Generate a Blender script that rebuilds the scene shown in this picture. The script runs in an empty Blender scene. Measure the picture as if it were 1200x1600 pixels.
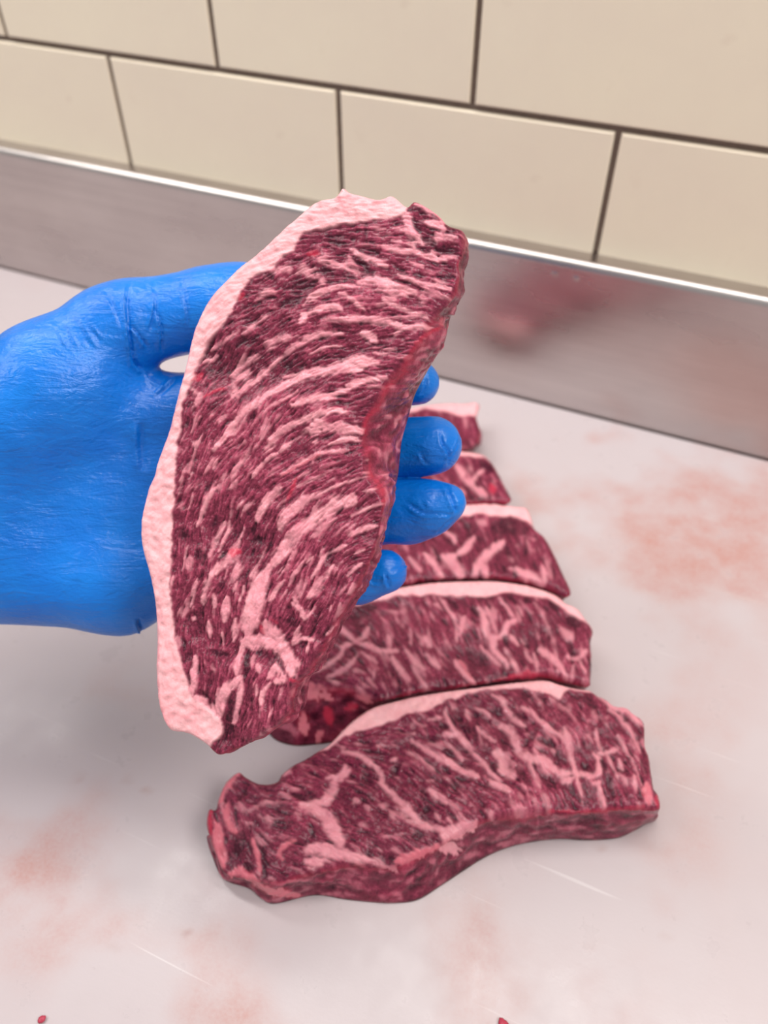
import bpy, math
import numpy as np
from mathutils import Matrix, Vector

# ------------------------------------------------------------------ camera
f_px = 1269.0
PITCH = math.radians(44.5); YAW = math.radians(23.8); H = 0.32
FWD = np.array([-math.sin(YAW)*math.cos(PITCH), math.cos(YAW)*math.cos(PITCH), -math.sin(PITCH)])
RGT = np.array([math.cos(YAW), math.sin(YAW), 0.0])
UPV = np.cross(RGT, FWD)
CAM = np.array([0, 0, H])
scn = bpy.context.scene
col = scn.collection
cd = bpy.data.cameras.new('camera'); cam = bpy.data.objects.new('camera', cd); col.objects.link(cam)
cam.location = CAM; cam.rotation_euler = (math.pi/2-PITCH, 0, YAW)
cd.sensor_fit = 'AUTO'; cd.sensor_width = 36.0; cd.lens = f_px/1600*36.0
cd.clip_start = 0.01; cd.clip_end = 50
cd.dof.use_dof = True; cd.dof.focus_distance = 0.250; cd.dof.aperture_fstop = 9.5
scn.camera = cam

# ------------------------------------------------------------------ world, lights, exposure
w = bpy.data.worlds.new('world'); scn.world = w; w.use_nodes = True
w.node_tree.nodes['Background'].inputs[0].default_value = (1.0, 0.985, 0.965, 1)
w.node_tree.nodes['Background'].inputs[1].default_value = 0.45

def ceiling_light(name, loc, sx, sy, power, color=(1, 0.98, 0.95)):
    l = bpy.data.lights.new(name, 'AREA'); l.shape = 'RECTANGLE'; l.size = sx; l.size_y = sy
    l.energy = power; l.color = color
    o = bpy.data.objects.new(name, l); col.objects.link(o); o.location = loc
    return o
ceiling_light('wall_side_fill', (-0.20, 0.34, 0.90), 1.8, 0.10, 9.0)  # unseen fill strip, added to lift the shade under the hand
for lx, ly, pw in ((-1.5, -0.45, 16), (1.45, -0.15, 22)):
    ceiling_light('ceiling_light', (lx, ly, 1.75), 1.2, 0.6, pw)
scn.view_settings.view_transform = 'Standard'
scn.view_settings.look = 'None'
scn.view_settings.exposure = 0.12
scn.view_settings.gamma = 1.0
scn.view_settings.use_curve_mapping = False

# ------------------------------------------------------------------ helpers
rng = np.random.default_rng(7)
def rays(px):
    px = np.asarray(px, float)
    return FWD[None] + RGT[None]*((px[:, 0:1]-600)/f_px) - UPV[None]*((px[:, 1:2]-800)/f_px)
def on_z(px, z):
    r = rays(px); t = (np.asarray(z)-H)/r[:, 2]
    return CAM[None] + r*t[:, None]
def on_plane(px, p0, n):
    r = rays(px); t = ((p0-CAM) @ n)/(r @ n)
    return CAM[None] + r*t[:, None]
def project(P):
    q = P-CAM; d = q @ FWD
    return np.stack([600+f_px*(q @ RGT)/d, 800-f_px*(q @ UPV)/d], 1)
def lin(r, g, b):
    c = np.array([r, g, b])/255.0
    c = np.where(c <= 0.04045, c/12.92, ((c+0.055)/1.055)**2.4)
    return (float(c[0]), float(c[1]), float(c[2]), 1.0)
def sstep(a, b, x):
    t = np.clip((x-a)/(b-a), 0, 1); return t*t*(3-2*t)
def link(name, me, parent=None, mat=None):
    o = bpy.data.objects.new(name, me); col.objects.link(o)
    if parent: o.parent = parent
    if mat: me.materials.append(mat)
    return o
def tag(o, label=None, cat=None, group=None, kind=None):
    if label: o['label'] = label
    if cat: o['category'] = cat
    if group: o['group'] = group
    if kind: o['kind'] = kind
    return o
def empty(name, loc):
    o = bpy.data.objects.new(name, None); col.objects.link(o); o.location = loc
    o.empty_display_size = 0.02
    return o
def mesh(name, V, F, smooth=True):
    me = bpy.data.meshes.new(name)
    V = np.ascontiguousarray(V, dtype=np.float32)
    if isinstance(F, np.ndarray):
        n, k = F.shape
        me.vertices.add(len(V)); me.vertices.foreach_set('co', V.ravel())
        me.loops.add(n*k); me.loops.foreach_set('vertex_index', F.astype(np.int32).ravel())
        me.polygons.add(n)
        me.polygons.foreach_set('loop_start', np.arange(0, n*k, k, dtype=np.int32))
    else:
        me.from_pydata([tuple(map(float, v)) for v in V], [], [tuple(map(int, q)) for q in F])
    me.update(calc_edges=True)
    me.polygons.foreach_set('use_smooth', np.full(len(me.polygons), smooth))
    me.update()
    return me
def catmull(P, n=8, closed=False):
    P = np.asarray(P, float); m = len(P)
    if m == 2 and not closed:
        t = np.linspace(0, 1, n+1)[:, None]; return P[0]*(1-t)+P[1]*t
    out = []
    for i in range(m if closed else m-1):
        g = lambda j: P[j % m] if closed else P[min(max(j, 0), m-1)]
        a, b, c, d = g(i-1), g(i), g(i+1), g(i+2)
        t = (np.arange(n)/n)[:, None]
        out.append(0.5*(2*b+(c-a)*t+(2*a-5*b+4*c-d)*t*t+(3*b-a-3*c+d)*t**3))
    if not closed: out.append(P[-1:])
    return np.concatenate(out)
def gblur(A, s):
    h, wd = A.shape; p = int(3*s)+2
    B = np.pad(A, p, mode='reflect') if min(h, wd) > p+1 else np.pad(A, p, mode='edge')
    fy = np.fft.fftfreq(B.shape[0])[:, None]; fx = np.fft.rfftfreq(B.shape[1])[None]
    G = np.exp(-2*(math.pi*s)**2*(fx*fx+fy*fy))
    return np.fft.irfft2(np.fft.rfft2(B)*G, s=B.shape)[p:p+h, p:p+wd]
def nz(A): return (A-A.mean())/(A.std()+1e-9)
def samp(A, x, y):
    h, wd = A.shape
    x = np.clip(x, 0, wd-1.001); y = np.clip(y, 0, h-1.001)
    i = x.astype(int); j = y.astype(int); a = x-i; b = y-j
    return (A[j, i]*(1-a)+A[j, i+1]*a)*(1-b)+(A[j+1, i]*(1-a)+A[j+1, i+1]*a)*b
def in_poly(x, y, P):
    ins = np.zeros(x.shape, bool); n = len(P)
    for i in range(n):
        x0, y0 = P[i]; x1, y1 = P[(i+1) % n]
        if y0 == y1: continue
        c = ((y0 > y) != (y1 > y)) & (x < (x1-x0)*(y-y0)/(y1-y0)+x0)
        ins ^= c
    return ins
def seg_dist(x, y, P, closed=False):
    """distance to polyline, and its parameter (0..n)"""
    best = np.full(x.shape, 1e9); par = np.zeros(x.shape)
    n = len(P)
    for i in range(n if closed else n-1):
        a = P[i]; b = P[(i+1) % n]; d = b-a; L = max(d @ d, 1e-12)
        t = np.clip(((x-a[0])*d[0]+(y-a[1])*d[1])/L, 0, 1)
        q = (x-a[0]-t*d[0])**2+(y-a[1]-t*d[1])**2
        m = q < best
        best = np.where(m, q, best); par = np.where(m, i+t, par)
    return np.sqrt(best), par

# ------------------------------------------------------------------ node material helpers
def new_mat(name):
    m = bpy.data.materials.new(name); m.use_nodes = True
    nt = m.node_tree; b = nt.nodes['Principled BSDF']
    return m, nt, b
def node(nt, t, **kw):
    n = nt.nodes.new(t)
    for k, v in kw.items():
        if k in n.inputs.keys() if isinstance(k, str) else False: n.inputs[k].default_value = v
        else: setattr(n, k, v)
    return n
def noise(nt, scale, detail=3, rough=0.55, vec=None, dist=0.0):
    n = nt.nodes.new('ShaderNodeTexNoise'); n.inputs['Scale'].default_value = scale
    n.inputs['Detail'].default_value = detail; n.inputs['Roughness'].default_value = rough
    n.inputs['Distortion'].default_value = dist
    if vec is not None: nt.links.new(vec, n.inputs['Vector'])
    return n
def mapping(nt, scale=(1, 1, 1), coord='Object', rot=(0, 0, 0)):
    t = nt.nodes.new('ShaderNodeTexCoord'); m = nt.nodes.new('ShaderNodeMapping')
    m.inputs['Scale'].default_value = scale; m.inputs['Rotation'].default_value = rot
    nt.links.new(t.outputs[coord], m.inputs[0]); return m.outputs[0]
def mixc(nt, fac, a, b, blend='MIX'):
    n = nt.nodes.new('ShaderNodeMix'); n.data_type = 'RGBA'; n.blend_type = blend
    for v, i in ((fac, 0), (a, 6), (b, 7)):
        if isinstance(v, (int, float)): n.inputs[i].default_value = v
        elif isinstance(v, tuple): n.inputs[i].default_value = v
        else: nt.links.new(v, n.inputs[i])
    return n.outputs[2]
def math_n(nt, op, a, b=0.0, clamp=False):
    n = nt.nodes.new('ShaderNodeMath'); n.operation = op; n.use_clamp = clamp
    for v, i in ((a, 0), (b, 1)):
        if isinstance(v, (int, float)): n.inputs[i].default_value = v
        else: nt.links.new(v, n.inputs[i])
    return n.outputs[0]
def maprange(nt, v, a, b, c=0.0, d=1.0):
    n = nt.nodes.new('ShaderNodeMapRange'); nt.links.new(v, n.inputs[0])
    for i, q in enumerate((a, b, c, d)): n.inputs[i+1].default_value = q
    return n.outputs[0]
def bump(nt, h, strength, dist, prev=None):
    n = nt.nodes.new('ShaderNodeBump'); n.inputs['Strength'].default_value = strength
    n.inputs['Distance'].default_value = dist; nt.links.new(h, n.inputs['Height'])
    if prev is not None: nt.links.new(prev, n.inputs['Normal'])
    return n.outputs[0]

# ------------------------------------------------------------------ materials
def mat_meat():
    m, nt, b = new_mat('raw_marbled_meat')
    at = nt.nodes.new('ShaderNodeAttribute'); at.attribute_name = 'mask'
    sp = nt.nodes.new('ShaderNodeSeparateColor'); nt.links.new(at.outputs['Color'], sp.inputs[0])
    fat, red, tone, cap = sp.outputs[0], sp.outputs[1], sp.outputs[2], at.outputs['Alpha']
    co = mapping(nt)
    n1 = noise(nt, 900, 3, 0.6, co); n2 = noise(nt, 160, 4, 0.6, co)
    t = math_n(nt, 'ADD', tone, maprange(nt, n1.outputs[0], 0.3, 0.7, -0.16, 0.16), True)
    lean = nt.nodes.new('ShaderNodeValToRGB'); nt.links.new(t, lean.inputs[0])
    cr = lean.color_ramp
    cr.elements[0].position = 0.0; cr.elements[0].color = lin(62, 16, 33)
    cr.elements[1].position = 1.0; cr.elements[1].color = lin(186, 82, 108)
    e = cr.elements.new(0.45); e.color = lin(120, 42, 64)
    leanr = mixc(nt, red, lean.outputs[0], lin(176, 46, 70))
    fatc = mixc(nt, maprange(nt, n2.outputs[0], 0.3, 0.7), lin(222, 140, 154), lin(232, 158, 167))
    capc = mixc(nt, maprange(nt, n2.outputs[0], 0.35, 0.7), lin(238, 168, 174), lin(240, 182, 186))
    f2 = mixc(nt, cap, fatc, capc)
    f3 = mixc(nt, math_n(nt, 'MULTIPLY', red, 0.55), f2, lin(226, 92, 110))
    colr = mixc(nt, fat, leanr, f3)
    nt.links.new(colr, b.inputs['Base Color'])
    r = maprange(nt, n2.outputs[0], 0.3, 0.75, 0.22, 0.42)
    nt.links.new(r, b.inputs['Roughness'])
    b.inputs['Specular IOR Level'].default_value = 0.14
    b.inputs['Subsurface Weight'].default_value = 0.12
    b.inputs['Subsurface Radius'].default_value = (1.0, 0.35, 0.3)
    b.inputs['Subsurface Scale'].default_value = 0.002
    nt.links.new(maprange(nt, cap, 0, 1, 0.22, 0.06), b.inputs['Coat Weight'])
    b.inputs['Coat Roughness'].default_value = 0.08
    n3 = noise(nt, 1300, 2, 0.6, co)
    n4 = noise(nt, 420, 3, 0.6, co)
    bb = bump(nt, n4.outputs[0], 0.16, 0.0009)
    bb = bump(nt, n3.outputs[0], 0.34, 0.0004, bb)
    nt.links.new(bb, b.inputs['Normal'])
    nt.links.new(bb, b.inputs['Coat Normal'])
    return m
def mat_glove():
    m, nt, b = new_mat('blue_nitrile')
    co = mapping(nt)
    n1 = noise(nt, 45, 4, 0.6, co)
    nt.links.new(mixc(nt, maprange(nt, n1.outputs[0], 0.3, 0.7), lin(2, 106, 204), lin(10, 122, 218)), b.inputs['Base Color'])
    b.inputs['Roughness'].default_value = 0.29
    b.inputs['Specular IOR Level'].default_value = 0.42
    a = noise(nt, 900, 3, 0.6, co)
    c = noise(nt, 1.0, 4, 0.65, mapping(nt, (70, 260, 120)), 0.6)
    d = noise(nt, 60, 4, 0.55, co)
    bb = bump(nt, d.outputs[0], 0.35, 0.004)
    bb = bump(nt, c.outputs[0], 0.5, 0.0016, bb)
    bb = bump(nt, a.outputs[0], 0.3, 0.0005, bb)
    nt.links.new(bb, b.inputs['Normal'])
    return m
def mat_tile():
    m, nt, b = new_mat('beige_ceramic')
    co = mapping(nt)
    n1 = noise(nt, 9, 4, 0.6, co); n2 = noise(nt, 40, 3, 0.6, co)
    c = mixc(nt, maprange(nt, n1.outputs[0], 0.35, 0.7), lin(230, 216, 196), lin(235, 223, 200))
    c = mixc(nt, maprange(nt, n2.outputs[0], 0.66, 0.8, 0, 0.25), c, lin(206, 184, 166))
    nt.links.new(c, b.inputs['Base Color']); b.inputs['Roughness'].default_value = 0.42
    b.inputs['Specular IOR Level'].default_value = 0.35
    return m
def mat_grout():
    m, nt, b = new_mat('dark_grout')
    n1 = noise(nt, 250, 4, 0.7, mapping(nt))
    nt.links.new(mixc(nt, n1.outputs[0], lin(96, 82, 74), lin(140, 122, 110)), b.inputs['Base Color'])
    b.inputs['Roughness'].default_value = 0.9
    nt.links.new(bump(nt, n1.outputs[0], 0.5, 0.001), b.inputs['Normal'])
    return m
def mat_steel():
    m, nt, b = new_mat('brushed_steel')
    b.inputs['Metallic'].default_value = 1.0
    s = noise(nt, 1.0, 5, 0.6, mapping(nt, (3, 900, 900)))
    k = noise(nt, 14, 4, 0.6, mapping(nt, (0.5, 1, 1.4)))
    c = mixc(nt, maprange(nt, k.outputs[0], 0.35, 0.7), lin(190, 182, 180), lin(210, 203, 200))
    c = mixc(nt, maprange(nt, s.outputs[0], 0.3, 0.7, 0, 0.25), c, lin(150, 142, 142))
    nt.links.new(c, b.inputs['Base Color'])
    nt.links.new(maprange(nt, k.outputs[0], 0.3, 0.7, 0.24, 0.37), b.inputs['Roughness'])
    b.inputs['Anisotropic'].default_value = 0.4
    nt.links.new(bump(nt, s.outputs[0], 0.08, 0.0004), b.inputs['Normal'])
    return m
def mat_board():
    m, nt, b = new_mat('white_cutting_plastic')
    at = nt.nodes.new('ShaderNodeAttribute'); at.attribute_name = 'mask'
    sp = nt.nodes.new('ShaderNodeSeparateColor'); nt.links.new(at.outputs['Color'], sp.inputs[0])
    co = mapping(nt)
    n1 = noise(nt, 60, 6, 0.65, co); n2 = noise(nt, 700, 3, 0.6, co)
    st = math_n(nt, 'MULTIPLY', sp.outputs[0], maprange(nt, n1.outputs[0], 0.3, 0.65, 0.45, 1.2), True)
    st = math_n(nt, 'MULTIPLY', st, maprange(nt, n2.outputs[0], 0.3, 0.7, 0.75, 1.2), True)
    c = mixc(nt, st, lin(186, 174, 176), lin(178, 126, 116))
    sc = noise(nt, 1.0, 2, 0.5, mapping(nt, (14, 420, 1), rot=(0, 0, 0.5)), 0.2)
    c = mixc(nt, maprange(nt, sc.outputs[0], 0.70, 0.78, 0, 0.22), c, lin(246, 244, 242))
    c = mixc(nt, sp.outputs[1], c, lin(150, 100, 84))
    nt.links.new(c, b.inputs['Base Color'])
    nt.links.new(maprange(nt, n1.outputs[0], 0.3, 0.7, 0.24, 0.42), b.inputs['Roughness'])
    b.inputs['Specular IOR Level'].default_value = 0.4
    bb = bump(nt, n2.outputs[0], 0.10, 0.0003)
    bb = bump(nt, sc.outputs[0], 0.05, 0.0003, bb)
    nt.links.new(bb, b.inputs['Normal'])
    return m
M_MEAT = mat_meat(); M_GLOVE = mat_glove(); M_TILE = mat_tile(); M_GROUT = mat_grout()
M_STEEL = mat_steel(); M_BOARD = mat_board()

def set_mask(me, A):
    a = me.attributes.new('mask', 'FLOAT_COLOR', 'POINT')
    a.data.foreach_set('color', np.ascontiguousarray(A, dtype=np.float32).ravel())

# ------------------------------------------------------------------ setting: wall, tiles, backsplash, counter, board
def box(x0, x1, y0, y1, z0, z1):
    V = [(x, y, z) for x in (x0, x1) for y in (y0, y1) for z in (z0, z1)]
    F = [(0, 1, 3, 2), (4, 6, 7, 5), (0, 4, 5, 1), (2, 3, 7, 6), (0, 2, 6, 4), (1, 5, 7, 3)]
    return np.array(V, float), F
YS = 0.4320            # steel face
YT = 0.4460            # tile face
V, F = box(-1.6, 1.0, YT+0.0022, YT+0.05, -0.9, 1.6)
wall = tag(link('wall_back', mesh('wall_back', V, F, False), None, M_GROUT), 'tiled back wall of beige tiles with dark grout joints', kind='structure')
PITCHX, PITCHZ, JW = 0.1608, 0.0770, 0.0034
def tile_mesh():
    hw, hh, d, r = (PITCHX-JW)/2, (PITCHZ-JW)/2, 0.008, 0.0011
    V, F = [], []
    rings = [(0, 0, d), (0, 0, r), (0.3*r, 0.3*r, 0.3*r), (r, r, 0)]
    for ix, iz, y in rings:
        for sx, sz in ((-1, -1), (1, -1), (1, 1), (-1, 1)): V.append((sx*(hw-ix), y, sz*(hh-iz)))
    for k in range(3):
        for j in range(4): F.append((4*k+j, 4*k+(j+1) % 4, 4*k+4+(j+1) % 4, 4*k+4+j))
    F.append((12, 13, 14, 15))
    return mesh('tile', np.array(V), F, False)
TM = tile_mesh(); TM.materials.append(M_TILE)
for row in range(-1, 4):
    zc = 0.1680+PITCHZ*(row-0.5)
    off = -0.0651 if row % 2 == 0 else -0.1449
    for i in range(-5, 4):
        o = bpy.data.objects.new('tile', TM); col.objects.link(o); o.parent = wall
        o.location = (off+PITCHX*(i+0.5), YT+0.0006*rng.uniform(-0.6, 0.6), zc)

# stainless backsplash: face panel, rolled lip, ledge running back to the tiles
bs = tag(empty('steel_backsplash', (-0.3, YS, 0)), 'brushed stainless steel backsplash with bright rolled lip below the tiles', 'backsplash')
X0, X1 = -1.5, 0.9
ZT = 0.1000
def strip(prof, x0, x1, n=60):
    xs = np.linspace(x0, x1, n); m = len(prof); V = []; F = []
    for x in xs:
        for y, z in prof: V.append((x, y, z))
    for i in range(n-1):
        for j in range(m-1): F.append((i*m+j, i*m+j+1, (i+1)*m+j+1, (i+1)*m+j))
    return np.array(V, float)-np.array([-0.3, YS, 0]), F
rl = 0.0045
V, F = strip([(YS+0.004, -0.03), (YS, -0.03), (YS, ZT-rl), (YS+0.004, ZT-rl)], X0, X1)
link('face_panel', mesh('face_panel', V, F, False), bs, M_STEEL)
arc = [(YS+rl-rl*math.cos(a), ZT-rl+rl*math.sin(a)) for a in np.linspace(0, math.pi/2, 9)]
V, F = strip(arc, X0, X1); link('rolled_lip', mesh('rolled_lip', V, F), bs, M_STEEL)
V, F = strip([(YS+rl, ZT), (YT+0.003, ZT), (YT+0.003, ZT-0.004)], X0, X1)
link('ledge', mesh('ledge', V, F, False), bs, M_STEEL)
for px in ((867, 428), (900, 435)):     # two small dimples punched in the steel near the lip
    r = rays([px])[0]; P = CAM+r*(YS/r[1])
    V = [(0, -0.0006, 0)]; F = []
    for k in range(12):
        a = 2*math.pi*k/12; V.append((0.0022*math.cos(a), 0.0, 0.0016*math.sin(a)))
    F = [(0, 1+(k+1) % 12, 1+k) for k in range(12)]
    o = link('rivet_head', mesh('rivet_head', np.array(V)+P-np.array([-0.3, YS, 0]), F), bs, M_STEEL)

V, F = box(-1.5, 0.9, -0.5, YS+0.004, -0.06, -0.0205)
tag(link('steel_counter', mesh('steel_counter', V, F, False), None, M_STEEL), 'stainless steel counter under the white cutting board', 'counter', kind='structure')

def fbm(h, wd, s, seed, oct=4):
    r = np.random.default_rng(seed); A = np.zeros((h, wd))
    for k in range(oct): A += nz(gblur(r.standard_normal((h, wd)), max(s/2**k, 0.6)))*0.6**k
    return nz(A)
# cutting board with blood stains (stain mask on a fine grid)
bx0, bx1, by0, by1 = -0.95, 0.45, -0.22, YS-0.0015
nx, ny = 560, 262
gx, gy = np.meshgrid(np.linspace(bx0, bx1, nx), np.linspace(by0, by1, ny))
P = np.stack([gx.ravel(), gy.ravel(), np.zeros(gx.size)], 1)
front = ((P-CAM) @ FWD) > 0.05
pp = np.full((len(P), 2), -9999.0); pp[front] = project(P[front])
base = fbm(ny, nx, 14, 3); fine = fbm(ny, nx, 5, 4)
reg = np.zeros(len(P))
for (cx, cy, rx, ry, a) in ((980, 780, 260, 110, 1.0), (1010, 800, 330, 190, 0.45), (1130, 900, 130, 110, 0.75), (1090, 1170, 70, 90, 0.6), (940, 690, 140, 40, .5),
                            (1040, 1370, 70, 110, 0.85), (725, 1480, 70, 110, 0.7), (240, 1520, 170, 110, 1.15),
                            (60, 1360, 130, 130, 1.0), (60, 1180, 110, 90, 0.9), (160, 1070, 150, 60, 0.35),
                            (360, 1520, 80, 90, 0.8), (900, 1150, 160, 160, .45), (640, 1590, 400, 60, 0.4), (960, 1540, 120, 80, 0.4)):
    reg += a*np.exp(-((pp[:, 0]-cx)/rx)**2-((pp[:, 1]-cy)/ry)**2)
reg = np.where(front, reg, 0.3)
st = np.clip(reg, 0, 1.1)*sstep(-1.1, 1.3, base.ravel()*0.8+fine.ravel()*0.5)
msk = np.zeros((len(P), 4)); msk[:, 0] = np.clip(st*0.58+0.05*sstep(0, 2, base.ravel()), 0, 1); msk[:, 3] = 1
for q in ((785, 1213), (125, 1214), (200, 1218), (229, 1236), (938, 1324), (290, 1457), (922, 1477), (1040, 1465), (178, 1483)):
    d2 = ((pp[:, 0]-q[0])**2+(pp[:, 1]-q[1])**2); msk[:, 1] = np.maximum(msk[:, 1], 0.5*np.exp(-d2/22))
idx = np.arange(nx*ny).reshape(ny, nx)
F = np.stack([idx[:-1, :-1], idx[:-1, 1:], idx[1:, 1:], idx[1:, :-1]], -1).reshape(-1, 4)
rim = np.concatenate([idx[0, :], idx[1:, -1], idx[-1, -2::-1], idx[-2:0:-1, 0]])
Vb = P[rim].copy(); Vb[:, 2] = -0.02
nb = len(P); k = len(rim); j = np.arange(k)
S = np.stack([rim[j], nb+j, nb+(j+1) % k, rim[(j+1) % k]], 1)
me = mesh('cutting_board', np.concatenate([P, Vb]), np.concatenate([F, S]), False)
set_mask(me, np.concatenate([msk, msk[rim]]))
tag(link('cutting_board', me, None, M_BOARD), 'large white plastic cutting board smeared with pink meat juice', 'cutting board')

# ------------------------------------------------------------------ marbled steaks
CROPS = {'C1': (450, 300, 4.2857), 'C2': (280, 400, 4.2857), 'C3': (440, 490, 4.2857), 'C4': (260, 560, 4.2857),
         'C5': (420, 660, 5.4545), 'C6': (220, 740, 4.615), 'C7': (360, 830, 5.0), 'C8': (230, 930, 4.615),
         'A1': (310, 1190, 5.0), 'A2': (500, 1060, 5.0), 'A3': (540, 1220, 5.0), 'A4': (700, 1050, 6.0), 'A5': (840, 1060, 5.925),
         'B1': (420, 900, 4.615), 'B2': (660, 890, 4.2857), 'D': (580, 610, 3.75)}
def strokes(crop, text):
    """'w[flags] x,y x,y ...; ...' flags: s soft, r red, d dark/lean, p pink-red"""
    x0, y0, s = CROPS[crop]; out = []
    for item in text.replace('\n', ' ').split(';'):
        q = item.split()
        if not q: continue
        fl = ''.join(c for c in q[0] if c.isalpha()); wd = float(''.join(c for c in q[0] if not c.isalpha()))/s
        pts = np.array([[float(v) for v in t.split(',')] for t in q[1:]])
        if len(pts) == 1: pts = np.concatenate([pts, pts+1.0])
        out.append((fl, wd, pts/s+np.array([x0, y0])))
    return out

def lic(R, ang, L):
    h, wd = R.shape; y, x = np.mgrid[0:h, 0:wd].astype(float)
    acc = R.copy()
    for sg in (1, -1):
        px, py = x.copy(), y.copy()
        for _ in range(L):
            a = ang[np.clip(py, 0, h-1).astype(int), np.clip(px, 0, wd-1).astype(int)]
            px += sg*np.cos(a); py += sg*np.sin(a)
            acc += samp(R, px, py)
    return nz(acc)

def make_steak(name, label, group, outline, capline, angles, strk, seed, step, surf, bottom_fn, back_dir, thick,
               relief_dir, dens, loc, cap_default=None, gloss=1.0, rim_red=0.5, tonebias=0.0, side_bulge=0.0015, inset=0.003, fatmul=1.0, sidefat=0.42):
    """outline: list of (x, y) or (x, y, bx, by); surf(px)->3D front surface; bottom_fn(px)->3D of given underside pixels"""
    r = np.random.default_rng(seed)
    O = np.array([[q[0], q[1]] for q in outline], float)
    has = np.array([len(q) == 4 for q in outline])
    Bq = np.array([[q[2], q[3]] if len(q) == 4 else [q[0], q[1]] for q in outline], float)
    P = catmull(O, 6, True); BP = catmull(Bq, 6, True)
    # weight of an explicit underside pixel along the outline
    hw = catmull(np.stack([has.astype(float)]*2, 1), 6, True)[:, 0].clip(0, 1)
    pad = 64 if seed in (21, 31) else 14
    x0, y0 = np.floor(P.min(0)).astype(int)-pad; x1, y1 = np.ceil(P.max(0)).astype(int)+pad
    wd, h = x1-x0, y1-y0
    yy, xx = np.mgrid[0:h, 0:wd].astype(float); X = xx+x0; Y = yy+y0
    # fibre direction field
    num = np.zeros((h, wd)); den = np.zeros((h, wd)); nu2 = np.zeros((h, wd))
    for ax, ay, ad in angles:
        ww = 1/(((X-ax)**2+(Y-ay)**2)+900)**1.5
        num += ww*np.cos(2*math.radians(ad)); nu2 += ww*np.sin(2*math.radians(ad)); den += ww
    ang = 0.5*np.arctan2(nu2, num)
    ang = ang+0.16*nz(gblur(r.standard_normal((h, wd)), 12))
    coarse = lic(gblur(r.standard_normal((h, wd)), 2.6), ang, 13)
    midl = lic(gblur(r.standard_normal((h, wd)), 1.3), ang, 8)
    finel = lic(r.standard_normal((h, wd)), ang, 5)
    blob = nz(gblur(r.standard_normal((h, wd)), 22))
    jit = nz(gblur(r.standard_normal((h, wd)), 2.0)); jit2 = nz(gblur(r.standard_normal((h, wd)), 5.0))
    # diffuse background marbling
    fat = 0.55*sstep(0.95, 2.3, coarse*0.9+midl*0.35+blob*0.4+dens)
    fat = np.maximum(fat, 0.26*sstep(0.9, 2.4, midl+blob*0.3+dens*0.7))
    red = np.zeros((h, wd)); dark = np.zeros((h, wd))
    for fl, sw, pts in strk:
        c = catmull(pts, 5); m = sw*1.2+8
        i0, i1 = max(int(c[:, 0].min()-m-x0), 0), min(int(c[:, 0].max()+m-x0)+1, wd)
        j0, j1 = max(int(c[:, 1].min()-m-y0), 0), min(int(c[:, 1].max()+m-y0)+1, h)
        if i1 <= i0 or j1 <= j0: continue
        sl = (slice(j0, j1), slice(i0, i1))
        d, t = seg_dist(X[sl], Y[sl], c); t = t/(len(c)-1)
        prof = 0.40+0.60*np.sqrt(np.clip(np.sin(math.pi*np.clip(t, 0.02, 0.98)), 0, 1))
        half = 0.54*sw*prof
        soft = 's' in fl
        u = (half-d)/(0.55*half+1.3)
        lev = u+0.22*midl[sl]+0.12*coarse[sl]+0.12*jit[sl]
        if soft: lev = lev-0.1+0.25*jit2[sl]+0.2*midl[sl]
        v = sstep(-0.55, 0.80 if not soft else 1.2, lev)*sstep(-1.6, -0.4, u)*((0.62 if soft else 0.70+0.26*min(1, max(0, (sw-3)/8)))+0.06*jit2[sl])
        v = np.clip(v, 0, 1)
        if 'd' in fl:
            dark[sl] = np.maximum(dark[sl], v); fat[sl] *= 1-v*0.95
        elif 'r' in fl:
            red[sl] = np.maximum(red[sl], v); fat[sl] *= 1-v*0.6
        elif 'f' in fl:
            red[sl] = np.maximum(red[sl], v*0.4)
        elif 'p' in fl:
            red[sl] = np.maximum(red[sl], v*0.7); fat[sl] = np.maximum(fat[sl], v*0.75)
        else:
            fat[sl] = np.maximum(fat[sl], v)
    fat_s = np.where(fat > 0.56, fat, 0); red_s = red.copy(); dark_s = dark.copy()
    # lean islands nibble at fat along the fibres
    fat *= 1-0.16*sstep(0.9, 2.2, -midl+0.3*finel)
    if fatmul < 1: fat = gblur(fat, 0.9)*fatmul
    # fat cap region = between outline and capline
    cap = np.zeros((h, wd))
    if capline is not None:
        CL = catmull(np.array(capline, float), 6)
        cx, cy = X+jit*0.5+jit2*0.9, Y+jit2*0.9
        capm = in_poly(cx, cy, CL)
        cap = gblur(capm.astype(float), 1.2)
        ridge = 0.10*sstep(0.6, 2.4, nz(jit2+blob))
        fat = 1-(1-fat)*(1-cap*(1-ridge))
    tone = 0.42+tonebias+0.11*finel+0.07*midl+0.07*blob-0.34*dark-0.26*sstep(1.2, 2.3, -midl+0.25*finel)
    dm, _ = seg_dist(X, Y, P, True); dm = dm*np.where(in_poly(X, Y, P), 1, -1)
    red = np.maximum(red, rim_red*sstep(5, 0, dm)*(1-0.7*cap)*sstep(-1.2, 0.8, jit2))
    # ---- front surface grid
    gx = np.arange(0, wd, step); gy = np.arange(0, h, step)
    GX, GY = np.meshgrid(gx, gy); AX, AY = GX+x0, GY+y0
    ins = in_poly(AX, AY, P) & (samp(dm, GX, GY) > 0.45*step)
    cell = ins[:-1, :-1] & ins[1:, :-1] & ins[:-1, 1:] & ins[1:, 1:]
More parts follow.
